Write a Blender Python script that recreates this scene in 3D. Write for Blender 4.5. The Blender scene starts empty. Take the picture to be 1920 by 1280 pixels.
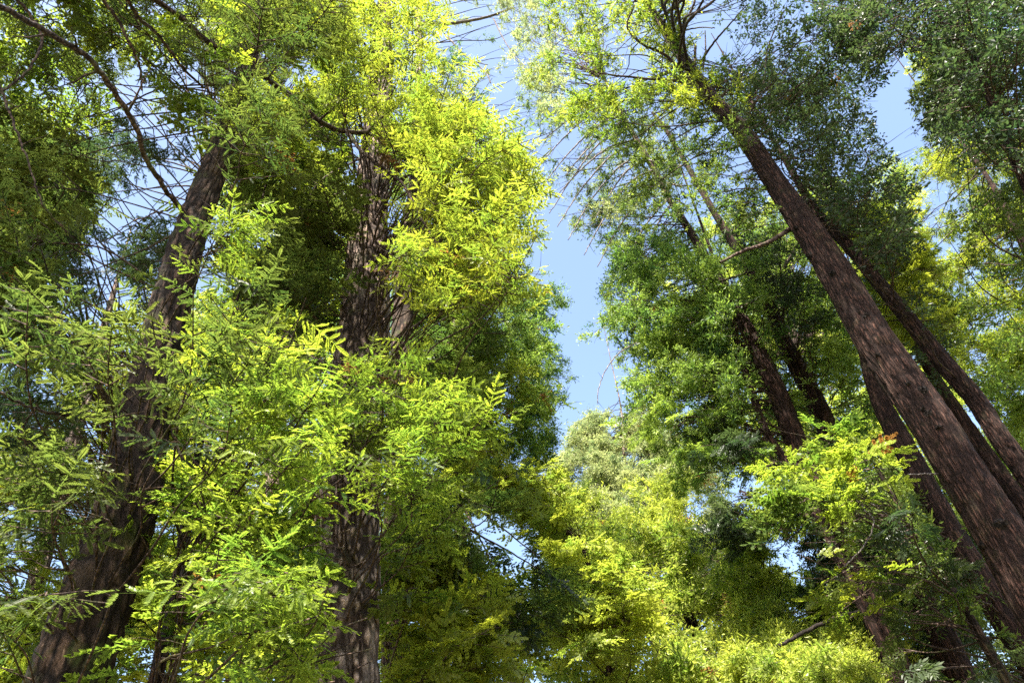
import bpy, math, random
import numpy as np

# ------------------------------------------------------------------ camera, sky, sun, exposure
SC = bpy.context.scene
COL = SC.collection
F = 1400.0                                  # focal length in photo pixels (1920 wide)
CAMZ = 1.6
_up = np.array([-240.0, 1558.0, -1400.0]); _up /= np.linalg.norm(_up)
_fw = np.array([0.0, 0.0, -1.0])
_Y = _fw - _fw.dot(_up) * _up; _Y /= np.linalg.norm(_Y)
_X = np.cross(_Y, _up)
RW = np.array([_X, _Y, _up])                # camera -> world
CAM = np.array([0.0, 0.0, CAMZ])
cam = bpy.data.objects.new('camera', bpy.data.cameras.new('camera')); COL.objects.link(cam)
from mathutils import Matrix, Vector
_M = Matrix([list(RW[i]) + [CAM[i]] for i in range(3)] + [[0, 0, 0, 1]])
cam.matrix_world = _M
cam.data.sensor_width = 36.0
cam.data.lens = F / 1920.0 * 36.0
cam.data.clip_start = 0.05
cam.data.clip_end = 3000
SC.camera = cam

SUN_EL = math.radians(59); SUN_AZ = math.radians(197)      # azimuth clockwise from +Y (view direction)
W = bpy.data.worlds.new('World'); SC.world = W; W.use_nodes = True
nt = W.node_tree; bg = nt.nodes['Background']
sk = nt.nodes.new('ShaderNodeTexSky'); sk.sky_type = 'NISHITA'; sk.sun_disc = False
sk.sun_elevation = SUN_EL; sk.sun_rotation = SUN_AZ
sk.air_density = 1.0; sk.dust_density = 2.6; sk.ozone_density = 0.6
nt.links.new(sk.outputs[0], bg.inputs[0]); bg.inputs[1].default_value = 0.105
sun = bpy.data.objects.new('sun', bpy.data.lights.new('sun', 'SUN')); COL.objects.link(sun)
sun.data.energy = 5.0; sun.data.angle = math.radians(0.5); sun.data.color = (1.0, 0.94, 0.84)
sd = Vector((math.sin(SUN_AZ) * math.cos(SUN_EL), math.cos(SUN_AZ) * math.cos(SUN_EL), math.sin(SUN_EL)))
sun.rotation_euler = sd.to_track_quat('Z', 'Y').to_euler()
SC.view_settings.view_transform = 'Standard'; SC.view_settings.look = 'None'
SC.view_settings.exposure = 2.25; SC.view_settings.gamma = 1.0
SC.cycles.max_bounces = 4; SC.cycles.diffuse_bounces = 1; SC.cycles.transmission_bounces = 5
SC.cycles.glossy_bounces = 1; SC.cycles.transparent_max_bounces = 4
SC.cycles.caustics_reflective = False; SC.cycles.caustics_refractive = False
SC.cycles.use_denoising = False

# ------------------------------------------------------------------ picture <-> place
def ray(px, py):
    v = np.stack([(np.asarray(px, float) - 960) / F, (640 - np.asarray(py, float)) / F, -np.ones_like(np.asarray(px, float))], -1)
    return v @ RW.T
def at(px, py, D):
    r = ray(px, py); h = np.hypot(r[..., 0], r[..., 1])
    return CAM + r * (np.asarray(D) / h)[..., None]
def proj(P):
    c = (P - CAM) @ RW
    z = np.maximum(-c[..., 2], 1e-3)
    return 960 + F * c[..., 0] / z, 640 - F * c[..., 1] / z, -c[..., 2]
def inside(poly, x, y):
    poly = np.asarray(poly, float); n = len(poly); r = np.zeros(np.shape(x), bool)
    for i in range(n):
        x0, y0 = poly[i]; x1, y1 = poly[(i + 1) % n]
        if y0 == y1: continue
        c = ((y0 > y) != (y1 > y)) & (x < (x1 - x0) * (y - y0) / (y1 - y0) + x0)
        r ^= c
    return r

# openings in the canopy: outline, share of foliage that still reaches in
GAPS = [
 ([(575,235),(590,235),(590,300)], .6),
 ([(1020,400),(1060,420),(1120,455),(1150,505),(1120,560),(1135,590),(1080,625),(1150,655),(1165,720),(1190,745),(1120,762),(1078,790),(1060,830),(1045,800),(1060,745),(1092,700),(1055,655),(1045,600),(1066,570),(1052,520),(1030,470)], 0.0),
 ([(868,62),(925,85),(975,165),(995,240),(990,310),(965,255),(920,215),(898,175)], 0.5),
 ([(225,215),(265,195),(300,230),(400,215),(405,290),(350,400),(330,470),(270,545),(200,565),(150,600),(110,590),(130,480),(170,420),(230,380),(240,330),(250,300),(225,240)], 0.16),
 ([(-80,640),(100,635),(115,700),(115,800),(-80,830)], 0.22),
 ([(540,70),(610,110),(600,175),(520,160)], 0.3),
 ([(980,250),(1060,280),(1120,400),(1060,420),(1020,400)], 0.45),
 ([(1290,50),(1345,45),(1395,85),(1365,112),(1300,100)], 0.03),
 ([(1440,-60),(1530,-60),(1505,60),(1480,70),(1450,20)], 0.15),
 ([(1640,180),(1700,95),(1735,130),(1705,235),(1730,250),(1680,300),(1645,250)], 0.05),
 ([(1700,380),(1760,395),(1755,470),(1740,600),(1720,500)], 0.3),
 ([(870,950),(960,960),(1015,1060),(960,1110),(900,1080),(860,1000)], 0.15),
 ([(1180,1185),(1235,1180),(1240,1260),(1190,1290)], 0.1),
 ([(1060,1190),(1110,1200),(1120,1280),(1070,1290)], .35), ([(1270,930),(1310,925),(1320,980),(1280,990)], .3),
 ([(1435,1000),(1560,1015),(1555,1080),(1480,1110),(1440,1060)], 0.3),
 ([(1850,1130),(1905,1180),(1895,1250),(1820,1225)], 0.3),
 ([(1375,830),(1420,860),(1415,980),(1320,930),(1350,890)], 0.35),
 ([(1900,1080),(1990,1100),(1990,1200),(1900,1180)], 0.3),
 ([(560,250),(600,250),(600,340),(540,330)], 0.5),
 ([(395,1010),(430,1010),(440,1060),(400,1060)], 0.3),
 ([(0,940),(60,960),(90,1100),(60,1290),(0,1290)], 0.5),
 ([(205,1210),(240,1200),(235,1290),(200,1290)], 0.2),
]
_dv = np.random.default_rng(5)
def gapkeep(x, y, rng, jit=9.0, hd=None):
    """probability mask for points that project to x, y"""
    xx = x + rng.normal(0, jit, np.shape(x)); yy = y + rng.normal(0, jit, np.shape(x))
    p = np.ones(np.shape(x))
    for poly, k in GAPS:
        p = np.where(inside(poly, xx, yy), np.minimum(p, k), p)
    if hd is not None:
        for poly, D, k in WIN:
            p = np.where((hd < D) & inside(poly, xx, yy), np.minimum(p, k), p)
    return p
def band(path, D, k, wide=None):
    wide = wide or (1.45 if D < 12 else 1.35)
    a = np.array(path, float); t = np.gradient(a[:, :2], axis=0); t /= np.linalg.norm(t, axis=1)[:, None]; n = np.c_[-t[:, 1], t[:, 0]] * a[:, 2:3] / 2 * wide
    return (np.vstack([a[:, :2] + n, (a[:, :2] - n)[::-1]]), D, k)
# stretches of trunk that stay open to view: few sprays hang in front of them
WIN = [
 band([(125,1290,158),(235,960,118),(262,830,100)], 7.4, .1), band([(262,830,100),(300,650,84),(362,420,64)], 7.4, .2), band([(362,420,64),(420,265,46)], 7.4, .45),
 band([(650,1300,122),(652,945,116)], 9.9, .03), band([(652,945,116),(675,700,100)], 9.9, .75), band([(670,690,104),(686,540,92)], 9.9, .12), band([(686,530,92),(704,290,56)], 9.9, .55),
 band([(2000,1200,138),(1811,898,95),(1648,650,82),(1497,405,56),(1400,262,40)], 13.9, .03), band([(1400,262,40),(1330,180,30)], 13.9, .5),
 band([(2010,1030,66),(1869,818,50),(1766,690,44),(1642,528,33),(1531,400,22)], 16.9, .05),
 band([(1920,948,44),(1800,776,36)], 19.9, .05),
 band([(1970,1310,58),(1865,1130,52),(1705,860,44),(1630,700,30)], 16.9, .06), band([(1625,1110,50),(1540,940,44)], 18.9, .14, 1.5), band([(1732,1122,48),(1640,990,44)], 20.4, .1, 1.6),
 band([(355,402,30),(325,375,30),(275,300,32),(250,230,34),(180,125,36),(130,85,36),(0,10,38)], 7.0, .06, 1.0),
 band([(240,-40,34),(350,42,34),(450,115,34),(525,165,32),(600,228,32),(690,246,30),(732,150,24)], 7.9, .12, 1.7),
 band([(650,248,28),(685,290,28),(750,340,28),(796,420,26),(832,478,20)], 7.9, .12, 1.5), band([(750,336,14),(835,318,14),(908,352,12)], 7.7, .12, 1.0),
 band([(170,-30,16),(240,75,16),(266,170,14)], 6.9, .12, 2.5), band([(240,0,16),(300,70,16),(382,165,14)], 6.9, .12, 2.5),
 band([(480,570,16),(560,645,16),(635,705,16),(740,840,14)], 7.6, .15, 1.0), band([(1176,50,14),(1203,82,14),(1250,106,14),(1332,190,16)], 13.9, .1, 1.0), band([(1023,117,12),(1125,137,12),(1273,154,14)], 13.5, .1, 1.0),
 band([(1510,850,46),(1459,742,40),(1385,585,30)], 18.9, .04, 1.7), band([(1399,613,30),(1365,554,24)], 18.9, .4), 
 band([(1549,797,42),(1497,690,36),(1437,562,25)], 20.4, .05, 1.7), band([(1476,870,18),(1437,810,17),(1390,673,14)], 18.4, .06, 2.0),
 band([(1700,1300,60),(1625,1110,50)], 18.9, .06, 1.75), band([(1625,1110,50),(1562,980,46)], 18.9, .3), band([(1812,1290,62),(1732,1122,48)], 20.4, .06, 1.75), band([(1895,1290,24),(1783,1100,20),(1719,993,17)], 13.4, .2),
 band([(295,1290,30),(345,1020,22)], 8.5, .25), band([(836,920,19),(832,1000,20)], 33, .2), band([(824,1290,22),(828,1210,20)], 33, .2),
 band([(1340,1290,28),(1288,1143,22)], 29.5, .12, 1.8), band([(1230,1170,16),(1186,1010,14)], 41, .15, 1.8), band([(1178,1290,16),(1163,1200,14)], 33.5, .15, 1.8),
]

# ------------------------------------------------------------------ materials
def mat(name):
    m = bpy.data.materials.new(name); m.use_nodes = True
    t = m.node_tree; t.nodes.clear()
    return m, t, t.nodes, t.links
def leaf_mat(name, old, young, trans, tfac=0.5, gloss=0.015):
    """old / young: reflectance of mature and of new leaves; trans: light let through"""
    m, t, N, L = mat(name)
    a = N.new('ShaderNodeAttribute'); a.attribute_name = 'leaf'
    sp = N.new('ShaderNodeSeparateColor'); L.new(a.outputs['Color'], sp.inputs[0])
    # r: random per spray, g: position towards the tip, b: random per bough
    def math_(op, x, y):
        n = N.new('ShaderNodeMath'); n.operation = op
        for i, v in enumerate((x, y)):
            if isinstance(v, (int, float)): n.inputs[i].default_value = v
            else: L.new(v, n.inputs[i])
        return n.outputs[0]
    f = math_('ADD', math_('MULTIPLY', sp.outputs[0], 0.50), math_('MULTIPLY', sp.outputs[1], 0.45))
    f = math_('ADD', f, math_('MULTIPLY', sp.outputs[2], 0.75)); f = math_('SUBTRACT', f, 0.36)
    def mixc(fac, c0, c1):
        n = N.new('ShaderNodeMix'); n.data_type = 'RGBA'; n.clamp_factor = True; L.new(fac, n.inputs[0])
        for s, c in ((6, c0), (7, c1)):
            if isinstance(c, tuple): n.inputs[s].default_value = (*c, 1)
            else: L.new(c, n.inputs[s])
        return n.outputs[2]
    col = mixc(f, old, young)
    told = (trans[0] * .42, trans[1] * .62, trans[2] * .7)
    tcol = mixc(f, told, trans)
    dead = math_('GREATER_THAN', math_('MULTIPLY', sp.outputs[0], sp.outputs[2]), 0.97)
    col = mixc(dead, col, (0.30, 0.15, 0.05)); tcol = mixc(dead, tcol, (0.40, 0.20, 0.05))
    d = N.new('ShaderNodeBsdfDiffuse'); L.new(col, d.inputs[0])
    tr = N.new('ShaderNodeBsdfTranslucent'); L.new(tcol, tr.inputs[0])
    g = N.new('ShaderNodeBsdfGlossy'); g.inputs['Roughness'].default_value = 0.38; g.inputs[0].default_value = (1, 1, 1, 1)
    x1 = N.new('ShaderNodeMixShader'); x1.inputs[0].default_value = tfac
    L.new(d.outputs[0], x1.inputs[1]); L.new(tr.outputs[0], x1.inputs[2])
    x2 = N.new('ShaderNodeMixShader'); x2.inputs[0].default_value = gloss
    L.new(x1.outputs[0], x2.inputs[1]); L.new(g.outputs[0], x2.inputs[2])
    o = N.new('ShaderNodeOutputMaterial'); L.new(x2.outputs[0], o.inputs[0])
    return m
def bark_mat(name, dark, light, grey, scale, stretch, bump=0.6, moss=0.0, ridged=False):
    m, t, N, L = mat(name)
    tc = N.new('ShaderNodeTexCoord')
    mp = N.new('ShaderNodeMapping'); mp.inputs['Scale'].default_value = (scale, scale, scale * stretch)
    L.new(tc.outputs['Object'], mp.inputs[0])
    n1 = N.new('ShaderNodeTexNoise'); n1.inputs['Scale'].default_value = 1.0; n1.inputs['Detail'].default_value = 8; n1.inputs['Roughness'].default_value = 0.65
    L.new(mp.outputs[0], n1.inputs[0])
    v = N.new('ShaderNodeTexVoronoi'); v.feature = 'DISTANCE_TO_EDGE'; v.inputs['Scale'].default_value = 0.9
    wm = N.new('ShaderNodeVectorMath'); wm.operation = 'MULTIPLY_ADD'; wm.inputs[1].default_value = (0.45, 0.45, 0.45)
    L.new(n1.outputs['Color'], wm.inputs[0]); L.new(mp.outputs[0], wm.inputs[2]); L.new(wm.outputs[0], v.inputs['Vector'])
    r = N.new('ShaderNodeValToRGB'); r.color_ramp.elements[0].position = 0.02; r.color_ramp.elements[1].position = 0.30
    r.color_ramp.elements[0].color = (*[c * 0.3 for c in dark], 1); r.color_ramp.elements[1].color = (*light, 1)
    e = r.color_ramp.elements.new(0.12); e.color = (*dark, 1)
    L.new(v.outputs['Distance'], r.inputs[0])
    n2 = N.new('ShaderNodeTexNoise'); n2.inputs['Scale'].default_value = 0.35; n2.inputs['Detail'].default_value = 6
    L.new(mp.outputs[0], n2.inputs[0])
    r2 = N.new('ShaderNodeValToRGB'); r2.color_ramp.elements[0].position = 0.50; r2.color_ramp.elements[1].position = 0.70; r2.color_ramp.elements[1].color = (.5, .5, .5, 1)
    L.new(n2.outputs[0], r2.inputs[0])
    mx = N.new('ShaderNodeMix'); mx.data_type = 'RGBA'; L.new(r2.outputs[0], mx.inputs[0]); L.new(r.outputs[0], mx.inputs[6]); mx.inputs[7].default_value = (*grey, 1)
    n3 = N.new('ShaderNodeTexNoise'); n3.inputs['Scale'].default_value = 3.0; n3.inputs['Detail'].default_value = 9
    L.new(tc.outputs['Object'], n3.inputs[0])
    r3 = N.new('ShaderNodeValToRGB'); r3.color_ramp.elements[0].position = 0.54; r3.color_ramp.elements[1].position = 0.70
    r3.color_ramp.elements[1].color = (moss, moss, moss, 1)
    L.new(n3.outputs[0], r3.inputs[0])
    m2 = N.new('ShaderNodeMix'); m2.data_type = 'RGBA'; L.new(r3.outputs[0], m2.inputs[0]); L.new(mx.outputs[2], m2.inputs[6]); m2.inputs[7].default_value = (0.10, 0.13, 0.03, 1)
    ra = N.new('ShaderNodeAttribute'); ra.attribute_name = 'ridge'
    m3 = N.new('ShaderNodeMix'); m3.data_type = 'RGBA'; L.new(ra.outputs['Fac'], m3.inputs[0]); m3.inputs[6].default_value = (*[c * .45 for c in dark], 1); L.new(m2.outputs[2], m3.inputs[7])
    m2 = m3 if ridged else m2
    hs = N.new('ShaderNodeMath'); hs.operation = 'MULTIPLY_ADD'; hs.inputs[1].default_value = 0.8
    L.new(n1.outputs[0], hs.inputs[0]); L.new(v.outputs['Distance'], hs.inputs[2])
    b = N.new('ShaderNodeBump'); b.inputs['Strength'].default_value = bump; b.inputs['Distance'].default_value = 0.05
    mp4 = N.new('ShaderNodeMapping'); mp4.inputs['Scale'].default_value = (70, 70, 22); L.new(tc.outputs['Object'], mp4.inputs[0])
    n4 = N.new('ShaderNodeTexNoise'); n4.inputs['Scale'].default_value = 1.0; n4.inputs['Detail'].default_value = 4; L.new(mp4.outputs[0], n4.inputs[0])
    h2 = N.new('ShaderNodeMath'); h2.operation = 'MULTIPLY_ADD'; h2.inputs[1].default_value = 0.35; L.new(n4.outputs[0], h2.inputs[0]); L.new(hs.outputs[0], h2.inputs[2])
    L.new(h2.outputs[0], b.inputs['Height'])
    r4 = N.new('ShaderNodeMapRange'); r4.inputs[1].default_value = .3; r4.inputs[2].default_value = .7; r4.inputs[3].default_value = .45; r4.inputs[4].default_value = 1.45; L.new(n4.outputs[0], r4.inputs[0])
    vm = N.new('ShaderNodeVectorMath'); vm.operation = 'SCALE'; L.new(m2.outputs[2], vm.inputs[0]); L.new(r4.outputs[0], vm.inputs['Scale'])
    p = N.new('ShaderNodeBsdfPrincipled'); p.inputs['Roughness'].default_value = 0.9; p.inputs['Specular IOR Level'].default_value = 0.2
    L.new(vm.outputs[0], p.inputs['Base Color']); L.new(b.outputs[0], p.inputs['Normal'])
    o = N.new('ShaderNodeOutputMaterial'); L.new(p.outputs[0], o.inputs[0])
    return m
LM = {
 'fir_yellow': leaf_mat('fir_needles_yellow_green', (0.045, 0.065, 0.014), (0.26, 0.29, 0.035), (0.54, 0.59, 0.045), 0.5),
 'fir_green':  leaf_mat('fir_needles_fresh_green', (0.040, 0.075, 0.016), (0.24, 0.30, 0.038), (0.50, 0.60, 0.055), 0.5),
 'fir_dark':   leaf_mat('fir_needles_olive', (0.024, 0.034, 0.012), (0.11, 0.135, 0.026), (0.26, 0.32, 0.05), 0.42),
 'redwood':    leaf_mat('redwood_needles', (0.022, 0.040, 0.014), (0.14, 0.19, 0.032), (0.34, 0.42, 0.06), 0.42),
 'deep':       leaf_mat('deep_green_leaves', (0.018, 0.045, 0.020), (0.07, 0.14, 0.040), (0.18, 0.34, 0.07), 0.4, 0.02),
 'shade':      leaf_mat('dark_green_leaves', (0.014, 0.024, 0.014), (0.05, 0.07, 0.024), (0.13, 0.19, 0.05), 0.35, 0.02),  # dark leaves; the tone also stands in for shade inside the canopy
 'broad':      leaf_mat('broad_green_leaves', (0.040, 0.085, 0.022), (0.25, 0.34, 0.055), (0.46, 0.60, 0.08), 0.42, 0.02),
 'pale':       leaf_mat('pale_green_needles', (0.15, 0.17, 0.075), (0.40, 0.42, 0.17), (0.56, 0.60, 0.20), 0.45),
 'sunny':      leaf_mat('new_needles_painted_sunlit', (0.14, 0.17, 0.035), (0.41, 0.45, 0.065), (0.66, 0.72, 0.08), 0.5),  # new needle colour raised so shadowed far trees still look sunlit
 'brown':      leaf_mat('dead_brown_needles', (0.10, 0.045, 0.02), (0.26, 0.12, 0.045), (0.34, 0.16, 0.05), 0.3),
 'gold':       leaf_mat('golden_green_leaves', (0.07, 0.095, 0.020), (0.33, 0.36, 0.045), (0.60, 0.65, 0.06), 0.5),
}
BM = {
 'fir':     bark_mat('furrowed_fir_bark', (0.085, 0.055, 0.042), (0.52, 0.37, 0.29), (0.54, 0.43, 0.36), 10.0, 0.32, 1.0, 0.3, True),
 'darkfir': bark_mat('shade_darkened_mossy_fir_bark', (0.035, 0.022, 0.015), (0.12, 0.072, 0.048), (0.13, 0.09, 0.065), 10.0, 0.32, 1.0, 0.5, True),  # mossy bark, base colour darkened for the shade of the crown above
 'redwood': bark_mat('fibrous_redwood_bark', (0.030, 0.015, 0.011), (0.095, 0.046, 0.033), (0.12, 0.070, 0.053), 24.0, 0.16, 1.0, 0.1, True),
 'pale':    bark_mat('grey_weathered_bark', (0.16, 0.12, 0.09), (0.36, 0.28, 0.22), (0.45, 0.40, 0.35), 10.0, 0.2, 0.6, 0.2),
 'twig':    bark_mat('dark_twig_bark', (0.05, 0.032, 0.025), (0.13, 0.085, 0.065), (0.16, 0.12, 0.10), 20.0, 0.6, 0.4, 0.4),
 'knot':    bark_mat('dark_knot', (0.012, 0.009, 0.007), (0.035, 0.024, 0.018), (0.04, 0.03, 0.025), 20.0, 0.6, 0.4),
 'bare':    bark_mat('bare_grey_wood', (0.12, 0.10, 0.09), (0.26, 0.22, 0.19), (0.34, 0.31, 0.28), 18.0, 0.5, 0.4, 0.0),
}

# ------------------------------------------------------------------ mesh helpers
def make_mesh(name, V, faces, m, attr=None, smooth=False):
    """faces: list of int arrays (n,k)"""
    me = bpy.data.meshes.new(name)
    V = np.ascontiguousarray(V, np.float32); me.vertices.add(len(V)); me.vertices.foreach_set('co', V.ravel())
    idx = np.concatenate([f.ravel() for f in faces]).astype(np.int32)
    cnt = np.concatenate([np.full(len(f), f.shape[1], np.int32) for f in faces])
    me.loops.add(len(idx)); me.loops.foreach_set('vertex_index', idx)
    me.polygons.add(len(cnt)); st = np.zeros(len(cnt), np.int32); st[1:] = np.cumsum(cnt)[:-1]
    me.polygons.foreach_set('loop_start', st); me.polygons.foreach_set('loop_total', cnt)
    if smooth: me.polygons.foreach_set('use_smooth', np.ones(len(cnt), bool))
    if attr is not None:
        a = me.attributes.new('leaf', 'FLOAT_COLOR', 'POINT')
        a.data.foreach_set('color', np.ascontiguousarray(attr, np.float32).ravel())
    me.materials.append(m); me.update(calc_edges=True)
    return me
def part(name, me, parent, origin):
    o = bpy.data.objects.new(name, me); COL.objects.link(o); o.parent = parent
    return o
def norm(v): return v / np.maximum(np.linalg.norm(v, axis=-1, keepdims=True), 1e-9)
def tubes(P, R, sides):
    """P (N,S,3), R (N,S) -> verts, quads: N tapered tubes"""
    N, S, _ = P.shape
    T = np.empty_like(P); T[:, 1:-1] = P[:, 2:] - P[:, :-2]; T[:, 0] = P[:, 1] - P[:, 0]; T[:, -1] = P[:, -1] - P[:, -2]
    T = norm(T)
    ref = np.where(np.abs(T[:, :1, 2:3]) > 0.9, np.array([1.0, 0, 0]), np.array([0, 0, 1.0]))
    ref = np.broadcast_to(ref, T.shape)
    U = norm(np.cross(T, ref)); Vv = np.cross(T, U)
    a = np.arange(sides) / sides * 2 * np.pi
    ring = U[:, :, None] * np.cos(a)[:, None] + Vv[:, :, None] * np.sin(a)[:, None]
    V = (P[:, :, None] + ring * R[:, :, None, None]).reshape(-1, 3)
    n = np.arange(N)[:, None, None] * S * sides; s = np.arange(S - 1)[None, :, None] * sides; k = np.arange(sides)[None, None, :]; k2 = (k + 1) % sides
    q = np.stack([n + s + k, n + s + k2, n + s + sides + k2, n + s + sides + k], -1).reshape(-1, 4)
    return V, q
class Wood:
    def __init__(s): s.V = []; s.Q = []; s.n = 0
    def add(s, P, R, sides=5):
        V, q = tubes(P, R, sides); s.V.append(V); s.Q.append(q + s.n); s.n += len(V)
    def mesh(s, name, m): return make_mesh(name, np.concatenate(s.V), [np.concatenate(s.Q)], m, smooth=True)
def spline(P, n):
    """Catmull-Rom through the rows of P, n samples (any number of columns)"""
    P = np.asarray(P, float); Q = np.vstack([2 * P[0] - P[1], P, 2 * P[-1] - P[-2]])
    seg = np.linalg.norm(np.diff(P[:, :3], axis=0), axis=1); cs = np.r_[0, np.cumsum(seg)]
    u = np.linspace(0, cs[-1], n); i = np.clip(np.searchsorted(cs, u, side='right') - 1, 0, len(P) - 2)
    t = ((u - cs[i]) / np.maximum(seg[i], 1e-6))[:, None]
    a, b, c, d = Q[i], Q[i + 1], Q[i + 2], Q[i + 3]
    return 0.5 * (2 * b + (c - a) * t + (2 * a - 5 * b + 4 * c - d) * t * t + (3 * b - a - 3 * c + d) * t ** 3)
def noise2(u, v, nu, seed):
    """value noise, periodic with nu cells in u"""
    g = np.random.default_rng(seed).random((nu, 4096)).astype(np.float32)
    u0 = np.floor(u).astype(int); v0 = np.floor(v).astype(int); fu = u - u0; fv = v - v0
    fu = fu * fu * (3 - 2 * fu); fv = fv * fv * (3 - 2 * fv)
    A = g[u0 % nu, v0 % 4096]; B = g[(u0 + 1) % nu, v0 % 4096]; C = g[u0 % nu, (v0 + 1) % 4096]; D = g[(u0 + 1) % nu, (v0 + 1) % 4096]
    return (A * (1 - fu) + B * fu) * (1 - fv) + (C * (1 - fu) + D * fu) * fv
def trunk_mesh(name, axis, m, kind, seed, fine=True):
    """axis rows: x y z r"""
    L = np.linalg.norm(np.diff(axis[:, :3], axis=0), axis=1).sum()
    S = int(L / (0.045 if fine else 0.14)) + 2; K = 168 if fine else 44
    A = spline(axis, S); P = A[:, :3]; R = np.maximum(A[:, 3], 0.01)
    T = np.gradient(P, axis=0); T = norm(T); U = norm(np.cross(T, np.array([0, 1.0, 0.0]))); Vv = np.cross(T, U)
    a = np.arange(K) / K * 2 * np.pi; h = np.arange(S)[:, None] * (L / S)
    uu = (a / (2 * np.pi))[None, :] * np.ones_like(h)
    r0 = float(R[: S // 2].mean())
    nf = max(8, int(2 * np.pi * r0 / (0.085 if kind == 'fir' else 0.05)))
    wob = noise2(uu * nf / 2, h * 2.2, max(nf // 2, 1), seed + 3) * 1.6
    vf = 4.6 if kind == 'fir' else 2.6
    n1 = np.abs(noise2(uu * nf + wob * (0.6 if kind == 'fir' else .4), h * vf, nf, seed) * 2 - 1)
    n2 = noise2(uu * nf * 2, h * vf * 3.0, nf * 2, seed + 1)
    big = noise2(uu * 5, h * 0.6, 5, seed + 2)
    amp = np.minimum(0.050 if kind == 'fir' else 0.028, r0 * 0.12)
    d = amp * (np.minimum(n1 * 2.2, 1.0) - 0.6) + amp * 0.5 * (n2 - 0.5) + r0 * 0.10 * (big - 0.5)
    rr = R[:, None] + d * np.minimum(1, R[:, None] / max(r0, 1e-3))
    V = P[:, None] + (U[:, None] * np.cos(a)[None, :, None] + Vv[:, None] * np.sin(a)[None, :, None]) * rr[..., None]
    s = np.arange(S - 1)[:, None] * K; k = np.arange(K)[None, :]; k2 = (k + 1) % K
    q = np.stack([s + k, s + k2, s + K + k2, s + K + k], -1).reshape(-1, 4)
    me = make_mesh(name, V.reshape(-1, 3), [q], m, smooth=True)
    rid = np.clip(n1 * 2.4 * (.55 + .6 * n2), 0, 1).astype(np.float32).reshape(-1)
    at_ = me.attributes.new('ridge', 'FLOAT', 'POINT'); at_.data.foreach_set('value', rid)
    return me

# ------------------------------------------------------------------ spray templates: (tri verts (T*3,3), tip (T*3))
def quadleaf(p, d, n, L, w, tip, bend=0.0):
    """pointed leaf as two triangles"""
    s = np.cross(n, d); a = p; b = p + d * L * 0.45 + s * w / 2; c = p + d * L - n * bend * L; e = p + d * L * 0.45 - s * w / 2
    return [a, b, c, a, c, e], [tip] * 6
def t_fir(rng, L=0.34, nf=4, flen=0.145, nn=13, nl=0.020, nw=0.0095):
    V = []; Tt = []
    def finger(p, d, n, fl, tip):
        s = norm(np.cross(n, d)); V.extend([p - s * .0045, p + s * .0045, p + d * fl - n * .16 * fl]); Tt.extend([.15, .15, tip * .6])
        for i in range(nn):
            u = (i + 0.6) / nn; q = p + d * fl * u + n * (-0.16 * fl * u * u)
            ll = nl * (0.75 + 0.5 * math.sin(math.pi * min(u * 1.1, 1))) * rng.uniform(0.85, 1.15)
            for sg in (-1, 1):
                dd = norm(d * 0.75 + s * sg * 0.75 + n * rng.uniform(-0.05, 0.35))
                o = norm(d - dd * d.dot(dd)) * nw / 2
                V.extend([q - o, q + o * 1.1, q + dd * ll]); Tt.extend([tip * 0.8 + 0.2 * u] * 3)
        e = p + d * fl * 0.97
        for sg in (-0.35, 0, 0.35):
            dd = norm(d + s * sg + n * rng.uniform(-.1, .2)); o = s * nw * 0.6
            V.extend([e - o, e + o, e + dd * nl * 1.1]); Tt.extend([1.0] * 3)
    X = np.array([1.0, 0, 0]); Z = np.array([0, 0, 1.0]); Y_ = np.array([0, 1.0, 0])
    for i in range(nf):
        u = (i + 0.4) / nf; p = X * L * u * 0.86 + Z * (-0.05 * u * u * L)
        for sg in (-1, 1):
            if rng.random() < 0.1: continue
            an = math.radians(rng.uniform(42, 62)); fl = flen * (1 - 0.45 * u) * rng.uniform(0.55, 1.25)
            d = norm(np.array([math.cos(an), sg * math.sin(an), rng.uniform(-0.4, 0.25)]))
            finger(p + X * L * rng.uniform(-.03, .03), d, norm(Z + np.array([rng.normal(0, .25), rng.normal(0, .25), 0])), fl, 0.25 + 0.7 * u)
    finger(X * L * 0.8, norm(X + Z * -0.1), Z, flen * 0.75, 1.0)
    V.extend([-Y_ * .006, Y_ * .006, X * L * .85 - Z * .04 * L]); Tt.extend([0.0, 0.0, .2])
    for i in range(7):                       # needles on the axis
        p = X * L * i / 8
        for sg in (-1, 1):
            dd = norm(np.array([.5, sg * .8, rng.uniform(0, .4)])); V.extend([p - X * nw * .5, p + X * nw * .5, p + dd * nl]); Tt.extend([0.1] * 3)
    return np.array(V), np.array(Tt)
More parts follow.
